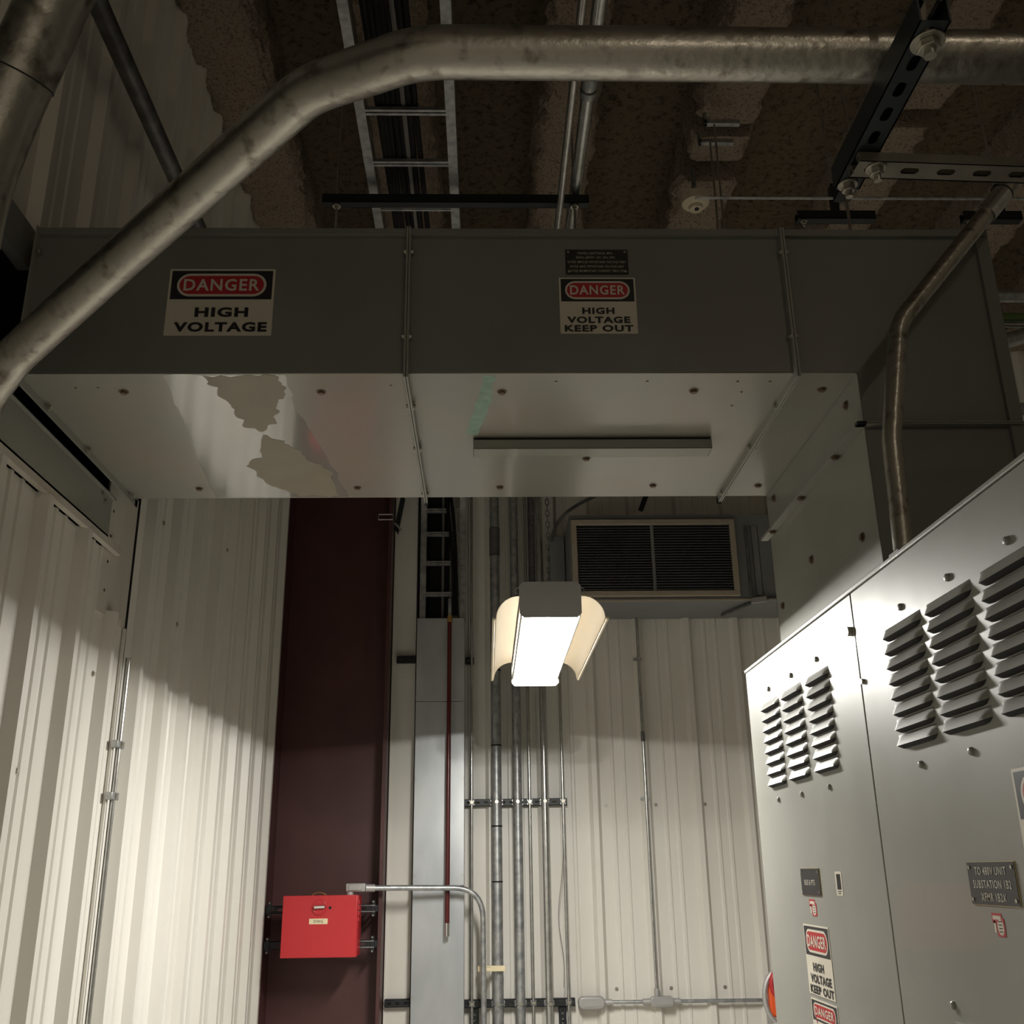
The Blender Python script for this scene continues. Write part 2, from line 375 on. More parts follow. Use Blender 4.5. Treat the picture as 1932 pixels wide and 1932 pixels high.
def foam_rib(cx, w, y0, y1, zb=5.1, seed=0, tap=0.0):
    ny = int((y1-y0)/0.022); npf = 26; vs=[]; fs=[]
    for j in range(ny+1):
        y = y0+(y1-y0)*j/ny; endf = min(1, (min(y-y0, y1-y))/0.06+0.25)
        for i in range(npf+1):
            t = i/npf; a = PI*t    # rounded box cross-section hanging down
            ca,sa = math.cos(a), math.sin(a)
            px = math.copysign(abs(ca)**0.3, ca)*w/2*(0.82+0.18*endf); pz = -abs(sa)**0.32*(5.44-zb)*endf
            v = Vector((cx+px+tap*(y-y0), y, 5.44+pz)); q = v*7+Vector((seed*13,0,0))
            d = 0.035*noise.noise(q*0.6)+0.022*noise.noise(q*2.1)+0.016*noise.noise(q*6)+0.010*noise.noise(q*14)
            vs.append(v+Vector((px/w*2*d, 0, -d*0.6)))
    for j in range(ny):
        for i in range(npf): a=j*(npf+1)+i; fs.append((a,a+1,a+npf+2,a+npf+1))
    for j in (0,ny): fs.append(tuple(j*(npf+1)+i for i in range(npf+1)))
    return MB().add(vs,fs).build('foam_coated_rib', m_foam, ce, True)
foam_rib(-1.14, 0.34, -0.5, YB, 5.10, 1)
foam_rib(-0.41, 0.33, -0.5, YB, 5.10, 2)
foam_rib(0.42, 0.29, -0.5, YB, 5.10, 3)
foam_rib(1.205, 0.30, 1.5, 4.10, 5.10, 4); foam_rib(1.20, 0.30, 4.13, 4.42, 5.12, 5); foam_rib(1.20, 0.30, 4.47, YB, 5.10, 6)
foam_rib(2.10, 0.26, -0.5, 4.0, 5.10, 7); foam_rib(2.10, 0.28, 4.05, YB, 5.10, 8)
foam_rib(2.95, 0.30, -0.5, YB, 5.10, 9); foam_rib(3.8, 0.30, -0.5, YB, 5.10, 10)

# ================================================================== BUS DUCT
D = empty('bus_duct', (0,2.9,2.91), 'large grey steel bus duct running from the left wall across to the cabinet top', 'bus duct')
Y0,Y1,ZB,ZT = 2.42,3.36,2.91,3.345
XE0,XS1,XS2,XV,XE1 = -1.212,-0.203,0.826,0.99,1.405
ZC = 2.262
def plate(mb,a,b): mb.box(a,b)
for a,b in ((XE0,XS1),(XS1,XS2)):
    MB().box((a+0.003,Y0,ZB),(b-0.003,Y0+0.003,ZT)).build('side_panel', m_duct, D, bevel=0.0015)
    MB().box((a+0.003,Y0+0.0,ZB-0.003),(b-0.003,Y1,ZB)).build('bottom_panel', m_under, D, bevel=0.0015)
    MB().box((a+0.003,Y1-0.003,ZB),(b-0.003,Y1,ZT)).build('back_panel', m_duct, D)
MB().prism([(XS2+0.003,Y0,ZB),(XV,Y0,ZB),(XV,Y0,ZC),(XE1,Y0,ZC),(XE1,Y0,ZT),(XS2+0.003,Y0,ZT)],(0,0.003,0)).build('elbow_side_panel', m_duct, D, smooth=False)
MB().prism([(XS2+0.003,Y1,ZB),(XV,Y1,ZB),(XV,Y1,ZC),(XE1,Y1,ZC),(XE1,Y1,ZT),(XS2+0.003,Y1,ZT)],(0,-0.003,0)).build('elbow_back_panel', m_duct, D, smooth=False)
MB().box((XS2+0.003,Y0,ZB-0.003),(XV,Y1,ZB)).build('bottom_panel', m_under, D, bevel=0.0015)
MB().box((XV,Y0+0.0005,2.757),(XV+0.003,Y1-0.0005,ZB-0.0)).build('riser_panel', m_grey, D)
MB().box((XV,Y0+0.0005,ZC),(XV+0.003,Y1-0.0005,2.753)).build('riser_panel', m_grey, D)
MB().box((XE1-0.003,Y0,ZC),(XE1,Y1,ZT)).build('end_panel', m_duct, D)
MB().box((XE0,Y0,ZT-0.003),(XE1,Y1,ZT)).build('top_panel', m_duct, D)
for a,b in ((XE0+0.004,XS1-0.006),(XS1+0.004,XS2-0.006),(XS2+0.004,XE1)):
    MB().box((a,Y0-0.014,ZT-0.021),(b,Y0,ZT-0.0)).build('top_flange', m_duct, D, bevel=0.001)
MB().box((XE1-0.035,Y0-0.012,ZC),(XE1,Y0,ZT-0.022)).build('corner_flange', m_duct, D, bevel=0.001)
def ring(x, t=0.0055, o=0.024):
    mb = MB(); mb.box((x-t/2,Y0-o,ZB-o),(x+t/2,Y0+0.002,ZT)); mb.box((x-t/2,Y0,ZB-o),(x+t/2,Y1+o,ZB-0.001)); mb.box((x-t/2,Y1,ZB-o),(x+t/2,Y1+o,ZT)); return mb
for x in (XS1-0.0035, XS1+0.0035, XS2-0.0035, XS2+0.0035): ring(x).build('joint_flange', m_grey, D, bevel=0.0008)
ring(XE0+0.003, 0.004, 0.026).build('end_flange', m_grey, D, bevel=0.0008)
for z in (2.757,2.752):
    MB().box((XV-0.026,Y0-0.02,z-0.002),(XE1+0.005,Y0,z+0.002)).box((XV-0.026,Y0-0.02,z-0.002),(XV,Y1+0.03,z+0.002)).build('riser_flange', m_grey, D, bevel=0.0006)
for x,s_ in ((XS1,1),(XS1,-1),(XS2,1),(XS2,-1),(XE0+0.006,1)):
    for y in (2.60,2.90,3.30): put(BOLTZ,'flange_bolt',D,(x+s_*0.0065,y,ZB-0.014),(s_,0,0))
    for z in (3.01,3.27): put(BOLTZ,'flange_bolt',D,(x+s_*0.0065,Y0-0.013,z),(s_,0,0))
for y in (2.62,2.95,3.28): put(BOLT,'flange_bolt',D,(XV-0.013,y,2.749),(0,0,-1))
for x,y in ((-.97,2.523),(-.441,2.525),(-.962,3.261),(-.43,3.258),(.049,2.527),(.574,2.523),(.053,3.259),(.574,3.25),(.324,3.007),(.935,3.254),(.925,2.515)):
    put(BOLT,'panel_bolt',D,(x,y,ZB-0.003),(0,0,-1))
for x,y in ((-1.09,2.50),(-1.03,2.50),(-0.25,2.49),(.193,2.467),(.438,2.468),(.682,2.469),(.707,2.533),(.77,2.47),(.70,2.62)):
    o=put(BOLTZ,'small_screw',D,(x,y,ZB-0.003),(0,0,-1)); o.scale=(0.5,0.5,0.5)
for y,z in ((2.523,2.861),(3.265,2.863),(2.531,2.485),(3.29,2.492),(2.95,2.55),(2.7,2.33)):
    put(BOLT,'panel_bolt',D,(XV-0.0005,y,z),(-1,0,0))
mb = MB().box((-.033,2.835,2.868),(.688,2.90,2.871)).box((-.033,2.835,2.868),(.688,2.838,ZB-0.012)).box((-.033,2.897,2.868),(.688,2.90,ZB-0.003)).box((-.033,2.838,2.868),(-.030,2.90,ZB-0.003)).box((.685,2.838,2.868),(.688,2.90,ZB-0.003))
mb.build('stiffener_channel', m_grey, D, bevel=0.001)
# remnants of protective film, and a painted reflection, on the bottom panel
def blob(pts, name, m, z, t=0.0004, jag=0.012, n=8):
    out=[]; 
    for i,(x,y) in enumerate(pts):
        x2,y2 = pts[(i+1)%len(pts)]
        for k in range(n):
            q=k/n; p=Vector((x+(x2-x)*q,y+(y2-y)*q,z)); w=noise.noise(p*23)*jag*1.6+noise.noise(p*70)*jag
            d=Vector((y2-y,x-x2,0)).normalized(); out.append(p+d*(w if k else 0))
    return MB().prism(out,(0,0,-t)).build(name,m,D,smooth=False)
zf = ZB-0.0031
blob([(-.735,2.43),(-.545,2.43),(-.53,2.50),(-.575,2.60),(-.60,2.72),(-.655,2.79),(-.70,2.76),(-.705,2.62),(-.72,2.52)],'film_remnant',m_film,zf-0.0005)
blob([(-.655,2.80),(-.60,2.86),(-.56,2.98),(-.50,3.10),(-.50,3.34),(-.64,3.34),(-.73,3.20),(-.76,3.06),(-.69,2.96)],'film_remnant',m_film,zf-0.0005)
blob([(-.84,2.425),(-.52,2.425),(-.53,2.62),(-.50,2.9),(-.47,3.35),(-.93,3.35),(-.90,3.0),(-.86,2.7)],'clear_film_patch',m_gloss,zf,0.0003,0.006)
blob([(-.002,2.435),(.030,2.435),(.020,2.60),(-.018,2.82),(-.055,2.82),(-.025,2.62)],'painted_aqua_reflection',m_aqua,zf,0.0003,0.006)  # green reflection in the glossy underside, painted on as an aqua streak
# opening in the left wall around the duct
fr = empty('duct_wall_frame', (XL,2.9,2.75), 'grey sheet metal frame around the opening where the duct enters the left wall', 'frame')
MB().box((XL+0.0,1.6,2.735),(XL+0.032,3.265,2.87)).box((XL+0.032,1.6,2.866),(XL+0.045,3.265,2.872)).build('sill_channel', m_grey, fr, bevel=0.001)
MB().box((XL+0.0,1.6,3.25),(XL+0.034,2.47,3.372)).build('head_channel', m_duct, fr, bevel=0.001)
MB().box((XL+0.0,2.47,3.31),(XL+0.034,3.30,3.372)).build('head_channel', m_duct, fr, bevel=0.001)
MB().box((XL-0.02,2.0,2.872),(XL+0.02,2.29,3.25)).build('jamb_plate', m_duct, fr, bevel=0.001)
MB().box((XL-0.4,1.6,2.70),(XL-0.38,3.4,3.45)).box((XL-0.4,3.34,2.70),(XL+0.0,3.36,3.42)).box((XL-0.4,1.6,2.86),(XL,3.36,2.865)).box((XL-0.4,1.6,3.38),(XL,3.36,3.40)).build('opening_lining', m_dark, fr)
MB().obox((XL+0.022,2.50,2.728),(0.010,0,0),(0,0.90,0),(0,0,0.015)).build('sill_trim', m_wall2, fr)
for y,z in ((3.20,2.84),(3.17,2.855)): put(BOLTZ,'frame_screw',fr,(XL+0.032,y,z),(1,0,0))

# signs on the duct
FR,FU = (1,0,0),(0,0,1)
danger_sign('wide DANGER HIGH VOLTAGE sticker on the duct face left of the seam', (-0.704,Y0-0.0002,3.121), FR, FU, 0.283, 0.203, 0.088,
   [('HIGH',0.02,0.655,0.50,0.145),('VOLTAGE',0.02,0.875,0.87,0.145)])
danger_sign('DANGER HIGH VOLTAGE KEEP OUT sticker on the duct face under the small black plate', (0.3095,Y0-0.0002,3.111), FR, FU, 0.208, 0.172, 0.070,
   [('HIGH',0.0,0.60,0.42,0.118),('VOLTAGE',0.0,0.76,0.82,0.118),('KEEP OUT',0.0,0.91,0.89,0.118)])
nameplate('small black engraved rating plate high on the duct face', (0.3115,Y0-0.0002,3.246), FR, FU, 0.172, 0.078,
   [('POWELL ELECTRICAL MFG.',-0.02,0.15,0.56,0.095),('SERIAL #80757, 1ZA, 2ZA, 5092',-0.02,0.33,0.62,0.095),('RATED IMPULSE WITHSTAND VOLTAGE 95KV',0,0.51,0.93,0.095),
    ('RATED 60HZ WITHSTAND VOLTAGE 36KV',0.0,0.69,0.86,0.095),('RATED MOMENTARY CURRENT 78KA SYM',0.0,0.87,0.88,0.095)])

# ================================================================== CABINET
CX = 0.82; CT = 2.262
C = empty('switchgear_cabinet', (1.4,1.6,0), 'tall grey enamelled switchgear cabinet with louvred side panels under the duct', 'cabinet')
MB().box((CX+0.012,-1.6,0),(2.3,3.205,CT-0.004)).build('body', m_grey, C)
rim = MB().box((CX-0.002,-1.6,CT-0.010),(CX+0.03,3.222,CT)).box((CX-0.002,3.200,CT-0.010),(2.3,3.222,CT)).build('top_rim', m_grey, C, bevel=0.002)
MB().box((CX+0.03,-1.6,CT-0.006),(2.3,3.205,CT-0.001)).build('top_plate', m_duct, C)
def louver_mesh(w=0.172, out=0.0145, h=0.0228):
    n=16; vs=[]; fs=[]; rows=5; mi=[]
    for i in range(n+1):
        t=i/n; y=-w/2+w*t; e=min(t,1-t)*2; e=min(1,e/0.30); e=math.sqrt(max(0,1-(1-e)**2))
        for j in range(rows+1):
            s_=j/rows; o=out*e*(s_**0.8); z=h*(0.5-s_)+0.004*(1-e)*s_
            vs.append((-o, y, z))
        zb=-h/2+0.004*(1-e)
        vs.append((-out*e*0.92, y, zb+0.0004)); vs.append((-0.0004, y, zb-0.0052*e))
    N=rows+3
    for i in range(n):
        for j in range(rows+2): a=i*N+j; fs.append((a,a+1,a+N+1,a+N)); mi.append(1 if j==rows+1 else 0)
    me=mk(vs,fs,'louver'); me.materials.append(m_grey); me.materials.append(m_dark)
    if len(me.polygons)==len(mi):
        me.polygons.foreach_set('material_index', mi)
    else:
        for p in me.polygons:
            if p.normal.z*1.0 < -0.5 or all(abs(me.vertices[v].co.z) > 0 and me.vertices[v].co.z < -h/2+0.003 for v in p.vertices): p.material_index=1
    return me
LOUV = louver_mesh(); LOUV2 = louver_mesh(0.182)
def door(y0,y1,cols,rivs,me):
    d = MB().box((CX,y0+0.002,0.03),(CX+0.012,y1-0.002,CT-0.011)).build('door', m_grey, C, bevel=0.0025)
    for cy in cols:
        for k in range(8): link(me,'louver',None,d,(CX-0.0002,cy,2.1165-k*0.0303))
    for y,z in rivs: put(RIV,'stud',d,(CX,y,z),(-1,0,0))
    return d
door(2.216,3.20,(2.945,2.727,2.503),((2.948,2.160),(2.719,2.158),(2.495,2.157),(2.953,1.852),(2.730,1.851),(2.504,1.852)),LOUV)
door(1.10,2.216,(1.957,1.745,1.525),((1.950,2.153),(1.732,2.152),(1.513,2.150),(1.958,1.851),(1.746,1.852),(1.535,1.852),(1.967,1.439),(1.733,1.424)),LOUV2)
door(-0.4,1.10,(),(),LOUV)
MB().cyl((CX-0.010,2.240,2.169),(CX,2.240,2.169),0.011,14).build('latch', m_bolt, C)
MB().cyl((CX-0.006,2.20,2.05),(CX,2.20,2.05),0.006,10).build('latch', m_bolt, C)
MB().prism(rrect((CX-0.001,1.935,1.385),(0,-1,0),(0,0,1),0.07,0.06,0.02),(-0.012,0,0)).build('hinge_cover', m_grey, C)
SR,SU = (0,-1,0),(0,0,1)
nameplate('small square black plate reading BUS B PTS on the far cabinet door', (CX-0.0003,2.734,1.637), SR, SU, 0.155, 0.064, [('BUS B PTS',-0.02,0.52,0.55,0.20)], edge=True)
nameplate('large black plate reading TO 480V UNIT SUBSTATION on the near cabinet door', (CX-0.0003,1.745,1.6425), SR, SU, 0.164, 0.066,
   [('TO 480V UNIT',0.0,0.21,0.66,0.19),('SUBSTATION 1B2',0.0,0.52,0.80,0.19),('XFMR 1B2X',0.0,0.82,0.52,0.19)], edge=True)
n = Vector((-1,0,0))
t = empty('barcode_sticker', (CX,2.516,1.635), 'white barcode sticker beside the BUS B PTS plate on the far door', 'sticker')
MB().prism(rrect((CX-0.0002,2.516,1.635),SR,SU,0.046,0.053,0.004),(-0.0005,0,0)).build('backing', m_white, t)
mb = MB()
for k in range(13):
    y = 2.516+0.014-k*0.0023; mb.box((CX-0.0010,y,1.622),(CX-0.0007,y-(0.0015 if k%3 else 0.0009),1.656))
mb.box((CX-0.0010,2.529,1.617),(CX-0.0007,2.504,1.619)).box((CX-0.0010,2.527,1.6125),(CX-0.0007,2.508,1.6145)); mb.build('barcode', m_sblack, t)
def arcflash(label,cy,cz,w,h):
    t = empty('warning_sticker', (CX,cy,cz), label, 'sticker')
    MB().prism(rrect((CX-0.0002,cy+w*0.12,cz+h*0.28),SR,SU,w*0.76,h*0.42,0.002),(-0.0004,0,0)).build('header_panel', m_sred, t)
    MB().prism(rrect((CX-0.0006,cy+w*0.12,cz+h*0.30),SR,SU,w*0.62,h*0.16,0.001),(-0.0002,0,0)).build('caption_strip', m_white, t)
    MB().prism(rrect((CX-0.0002,cy-w*0.10,cz-h*0.10),SR,SU,w*0.62,h*0.78,0.003),(-0.0005,0,0)).build('red_panel', m_sred, t)
    MB().prism(rrect((CX-0.0007,cy-w*0.10,cz-h*0.10),SR,SU,w*0.46,h*0.66,1),(-0.0002,0,0)).build('white_oval', m_white, t)
    MB().prism(rrect((CX-0.0002,cy+w*0.34,cz-h*0.08),SR,SU,w*0.14,h*0.5,0.001),(-0.0004,0,0)).build('figure_strip', m_white, t)
    mb = MB()
    for k,q in enumerate((0.22,0.08,-0.06,-0.2)): mb.box((CX-0.0011,cy-w*0.10+w*0.13,cz-h*0.10+h*q),(CX-0.0009,cy-w*0.10-w*0.13,cz-h*0.10+h*q+h*0.045))
    mb.build('text_lines', m_sblack, t)
arcflash('tiny red and white warning sticker under the BUS B PTS plate', 2.735,1.576,0.062,0.040)
arcflash('small red and white warning sticker under the substation plate on the near door', 1.746,1.580,0.044,0.036)
danger_sign('DANGER HIGH VOLTAGE KEEP OUT sticker on the far cabinet door', (CX-0.0003,2.736,1.4535), SR, SU, 0.206, 0.163, 0.068,
   [('HIGH',-0.03,0.60,0.42,0.125),('VOLTAGE',0.02,0.765,0.80,0.125),('KEEP OUT',0.02,0.92,0.90,0.12)])
danger_sign('DANGER sticker with a red arrow, lowest on the far cabinet door at the bottom edge', (CX-0.0003,2.732,1.283), SR, SU, 0.206, 0.160, 0.046, [])
o = [ob for ob in bpy.data.objects if ob.get('label','').startswith('DANGER sticker with a red arrow')][0]
MB().prism([(CX-0.0016,2.806,1.352),(CX-0.0016,2.800,1.338),(CX-0.0016,2.806,1.334),(CX-0.0016,2.794,1.300),(CX-0.0016,2.812,1.328),(CX-0.0016,2.806,1.332)],(-0.0003,0,0)).build('red_bolt_symbol', m_sred, o)
danger_sign('large DANGER sticker on the near cabinet door cut off by the right edge', (CX-0.0003,1.494,1.735), SR, SU, 0.26, 0.152, 0.070,
   [('HIGH',0.0,0.62,0.42,0.12),('VOLTAGE',0.0,0.77,0.80,0.12),('KEEP OUT',0.0,0.91,0.88,0.12)])

# ================================================================== BACK WALL ITEMS
# steel building column (web facing the room) and its flange
cl = empty('steel_column', (-0.95,6.4,0), 'dark red-brown primed steel building column behind the red box', 'column')
MB().box((-1.245,6.40,0),(-0.60,6.412,5.3)).build('web_plate', m_maroon, cl)
MB().box((-0.612,6.22,0),(-0.590,6.44,5.3)).build('flange', m_maroon, cl, bevel=0.002)
MB().box((-1.268,6.22,0),(-1.246,6.44,5.3)).build('flange', m_maroon, cl, bevel=0.002)
tr = MB().box((-0.585,6.40,0),(-0.437,6.43,5.3)).box((-0.585,6.385,0),(-0.578,6.40,5.3)).build('trim_1', m_wall, None, bevel=0.002); tag(tr, kind='structure')
gp = MB().box((-0.437,6.405,0),(-0.424,6.44,4.0)).build('trim_2', m_dark, None); tag(gp, kind='structure')
# galvanised trunk cover + ladder tray above
tk = empty('cable_trunk_cover', (-0.28,6.3,0), 'tall flat galvanised sheet cover over the vertical cable run on the back wall', 'trunking')
MB().box((-0.425,6.29,0),(-0.128,6.41,1.60)).build('cover_sheet', m_trunk, tk, bevel=0.002)
MB().box((-0.425,6.291,1.603),(-0.128,6.42,2.66)).build('cover_sheet', m_trunk, tk, bevel=0.002)
MB().box((-0.425,6.29,2.663),(-0.128,6.42,3.18)).build('cover_sheet', m_trunk, tk, bevel=0.002)
for x,z in ((-0.415,1.66),(-0.140,1.66),(-0.415,1.02),(-0.140,2.66),(-0.415,2.2),(-0.140,2.2)): put(BOLTZ,'sheet_screw',tk,(x,6.2895,z),(0,-1,0)).scale=(.5,.5,.5)
R = 0.62; ZTRAY = 4.45
def xv(x): return -0.2685+(x+0.298)*0.727     # the vertical run is narrower than the overhead one
def rail_path(yo, x, top=True):
    pts = [(x,-0.6,ZTRAY+yo),(x,4.3,ZTRAY+yo)]; x = xv(x)
    pts.append((x,6.33-R+yo*0,ZTRAY+yo)); c = Vector((x,6.33-R,ZTRAY-R))
    for k in range(1,13):
        a = PI/2*(1-k/12); pts.append(tuple(c+Vector((0,(R+yo)*math.cos(a),(R+yo)*math.sin(a)))))
    pts.append((x,6.33+yo,3.184)); return pts
td = empty('cable_ladder_tray', (-0.3,3.2,ZTRAY), 'galvanised ladder cable tray under the ceiling turning down the back wall', 'cable tray')
def rail(x, hw=0.019, hh=0.045):
    pts = [Vector(p) for p in rail_path(0.045,x)]; mb = MB(); vs=[]; fs=[]
    for i,p in enumerate(pts):
        t = (pts[min(i+1,len(pts)-1)]-pts[max(i-1,0)]).normalized(); nn = t.cross(Vector((1,0,0))).normalized()
        for sx,sn in ((-1,-1),(1,-1),(1,1),(-1,1)): vs.append(p+Vector((sx*hw,0,0))+nn*sn*hh)
    for i in range(len(pts)-1):
        for k in range(4): a=i*4; fs.append((a+k,a+(k+1)%4,a+4+(k+1)%4,a+4+k))
    fs += [(0,1,2,3),tuple(len(vs)-4+k for k in range(4))]
    return mb.add(vs,fs).build('side_rail', m_galv, td, smooth=False)
rail(-0.472); rail(-0.124)
for y in [2.94-0.306*k for k in range(10,0,-1)]+[2.94+0.306*k for k in range(0,10)]:
    if y > 5.6 or y < -0.5: continue
    MB().box((-0.453,y-0.016,ZTRAY+0.006),(-0.143,y-0.004,ZTRAY+0.022)).box((-0.453,y+0.004,ZTRAY+0.006),(-0.143,y+0.016,ZTRAY+0.022)).box((-0.453,y-0.004,ZTRAY+0.016),(-0.143,y+0.004,ZTRAY+0.022)).build('rung', m_galv, td, smooth=False)
for z in (3.344,3.55,3.747,3.903):
    yy = 6.325 if z<3.83 else 6.31
    MB().box((-0.375,yy,z-0.014),(-0.160,yy+0.02,z-0.004)).box((-0.375,yy,z+0.004),(-0.160,yy+0.02,z+0.014)).box((-0.375,yy+0.012,z-0.004),(-0.160,yy+0.02,z+0.004)).build('rung', m_galv, td, smooth=False)
# cables lying in the tray: each its own thing
random.seed(3)
xs = [-0.405,-0.385,-0.365,-0.345,-0.325,-0.305,-0.285,-0.262]
for i,x in enumerate(xs):
    r_ = 0.0115 if i%3 else 0.014
    y_off = 0.022+r_+0.001
    pts = [(x-0.02+0.012*math.sin(i*2.1), -0.6, ZTRAY+y_off),(x-0.01+0.012*math.sin(i), 1.6, ZTRAY+y_off),(x, 3.0, ZTRAY+y_off),(x+0.010*math.cos(i*1.7), 4.4, ZTRAY+y_off)]
    c = Vector((xv(x)+0.004,6.33-R,ZTRAY-R))
    for k in range(0,13):
        a = PI/2*(1-k/12); pts.append(tuple(c+Vector((0,(R+y_off)*math.cos(a),(R+y_off)*math.sin(a)))))
    pts.append((xv(x)+0.004,6.33+y_off,3.1))
    o = MB().tube(pts, r_, 8).build('power_cable', m_grey_cable if i==5 else m_cable, None)
    tag(o, 'thin grey cable among the black cables in the ladder tray' if i==5 else 'black power cable lying in the ladder tray', 'cable', None if i==5 else 'black cables in the ladder tray')
# loose cables curving out of the tray bend
for i,(x0,x1) in enumerate(((-0.22,-0.178),(-0.26,-0.196))):
    o = MB().tube(bez((x0-0.02,6.28,4.15),(x0,6.28,4.0),(x1,6.27,3.8),(x1,6.30,3.2),14), 0.011, 8).build('loose_cable', m_cable, None)
    tag(o, ['black cable bowing out across the tray rungs above the trunk','second black cable bowing across the tray rungs, nearer the middle'][i], 'cable')
# vertical conduits
def vpipe(x, r_, label, y=6.36, z0=0.0, z1=4.3, m=m_galv, coup=(), name='conduit', lean=0.0):
    t = empty(name, (x,y,z0), label, 'conduit')
    MB().cyl((x,y,z0),(x+lean,y,z1), r_, 18).build('pipe', m, t)
    for z in coup:
        MB().cyl((x,y,z-0.028),(x,y,z+0.028), r_+0.004, 18).build('coupling', m, t)
        MB().cyl((x,y,z-0.031),(x,y,z-0.028), r_+0.0045, 18).build('coupling_gap', m_cable, t)
    return t
vpipe(-0.085,0.0085,'thinnest conduit running down the back wall right beside the trunk cover', y=6.375, m=m_emt)
vpipe(0.064,0.031,'thickest vertical galvanised conduit with black tape rings on the back wall', coup=())
vpipe(0.190,0.0275,'plain galvanised conduit right of the taped one on the back wall')
vpipe(0.263,0.0095,'slim conduit between two thick pipes behind the hanging lamp', y=6.375, m=m_emt)
vpipe(0.352,0.022,'bright medium conduit right of the slim one on the back wall', y=6.34, z1=4.2, lean=0.0, m=m_emt)
vpipe(0.463,0.010,'rightmost slim conduit of the bank clamped to the strut rails', y=6.375, m=m_emt)
vpipe(0.305,0.020,'dark conduit hidden high behind the lamp chain', y=6.41, z0=2.9, z1=4.3, m=m_dark_pipe)
tp = [o for o in bpy.data.objects if o.get('label','').startswith('thickest vertical')][0]
for z in (3.79,3.61,2.86,2.40,1.93,1.62,1.16): MB().cyl((0.064,6.36,z-0.004),(0.064,6.36,z+0.004),0.0325,18).build('tape_ring', m_cable, tp)
MB().cyl((0.064,6.36,3.61),(0.064,6.36,3.79),0.0345,18).build('coupling', m_dark_pipe, tp)
# strut rails on the back wall
def rail_clamps(o_label, xa, xb, z, label, xs_):
    o = strut(label, (xa,6.378+0.012,z), (1,0,0), (0,-1,0), xb-xa, m_black, name='strut_rail')
    for x,r_,y in xs_:
        MB().box((x-r_-0.006,6.384,z-0.016),(x+r_+0.006,6.389,z+0.016)).tube([(x+(r_+0.003)*math.cos(a),y+(r_+0.003)*math.sin(a),z) for a in [PI+PI*k/10 for k in range(11)]],0.004,6).build('pipe_clamp', m_galv, o)
        put(BOLTZ,'clamp_bolt',o,(x,y-r_-0.005,z),(0,-1,0))
    return o
cl5 = ((0.064,0.031,6.36),(0.190,0.0275,6.36),(0.263,0.0095,6.375),(0.352,0.022,6.34),(0.463,0.010,6.375))
rail_clamps('', -0.128, 0.488, 2.068, 'upper black slotted strut rail behind the pipe bank', cl5+((-0.085,0.0085,6.375),))
lowrail = rail_clamps('', -0.128, 0.50, 0.972, 'lower black slotted strut rail behind the pipe bank near the picture bottom', cl5+((-0.085,0.0085,6.375),))
strut('short black strut stub left of the trunk near the picture bottom', (-0.575,6.36,0.985),(1,0,0),(0,-1,0),0.145,m_black,name='strut_stub')
strut('upper short black strut stub left of the trunk beside the lamp', (-0.553,6.36,2.935),(1,0,0),(0,-1,0),0.124,m_black,name='strut_stub')
strut('short black strut stub between trunk and thinnest conduit beside the lamp', (-0.126,6.39,2.93),(1,0,0),(0,-1,0),0.055,m_black,name='strut_stub')
for x in (-0.068,0.428): strut('', (x,6.405,0.3),(0,0,1),(0,-1,0),0.65,m_black,name='strut_leg',parent=lowrail)
# loose wire
o = MB().tube(bez((0.452,6.35,1.85),(0.46,6.35,1.6),(0.39,6.35,1.5),(0.425,6.35,1.32),16)+bez((0.425,6.35,1.32),(0.445,6.35,1.2),(0.44,6.35,1.15),(0.435,6.35,1.05),8)[1:],0.002,6).build('loose_wire', m_grey_cable, None); tag(o,'thin loose grey wire dangling beside the rightmost slim conduit','wire')
# dark red rod with brass collar
rd = empty('dark_red_rod', (-0.22,6.24,1.34), 'long dark red rod with brass collar hanging in front of the trunk cover', 'rod')
MB().cyl((-0.222,6.235,1.405),(-0.2195,6.235,3.14),0.0135,14).build('rod_shaft', m_rod, rd)
MB().cyl((-0.222,6.235,1.335),(-0.222,6.235,1.405),0.0145,14).build('rod_tip', m_chrome, rd)
MB().cyl((-0.2195,6.235,3.14),(-0.2195,6.235,3.18),0.0155,14).build('brass_collar', m_brass, rd)
MB().cyl((-0.2195,6.235,3.18),(-0.2195,6.235,3.29),0.011,12).build('upper_stem', m_galv, rd)
MB().box((-0.228,6.235,3.22),(-0.212,6.29,3.23)).build('hanger_tab', m_galv, rd)
# red box
rb = empty('red_box', (-0.90,6.02,1.24), 'red wall box with round chrome latch and cream label on the dark column', 'electrical box')
RBX0,RBX1,RBZ0,RBZ1,RBY = -1.108,-0.703,1.252,1.566,6.0
MB().box((RBX0,RBY,RBZ0),(RBX1,RBY+0.012,RBZ1)).build('door', m_red, rb, bevel=0.003)
MB().box((RBX0+0.006,RBY+0.014,RBZ0+0.004),(RBX1+0.004,RBY+0.16,RBZ1-0.004)).build('body', m_red, rb, bevel=0.002)
cx,cz = -0.908,1.506
MB().tube([(cx,RBY+0.001,cz),(cx,RBY-0.006,cz),(cx,RBY-0.007,cz)],[0.042,0.041,0.030],28).build('latch_plate', m_red, rb)
MB().tube([(cx-0.036*math.cos(a),RBY-0.006,cz+0.036*math.sin(a)) for a in [2*PI*k/24 for k in range(25)]],0.003,6,False).build('latch_ring', m_red, rb)
MB().obox((cx+0.002,RBY-0.018,cz+0.001),(0.030,0,0.0015),(0,0.009,0),(0,0,0.0075)).build('latch_handle', m_chrome, rb, bevel=0.003)
MB().cyl((-0.851,RBY-0.001,1.502),(-0.851,RBY+0.002,1.502),0.008,14).build('key_hole', m_dark, rb)
lb = MB().box((-0.961,RBY-0.0015,1.420),(-0.861,RBY,1.448)).build('cream_label', m_cream, rb)
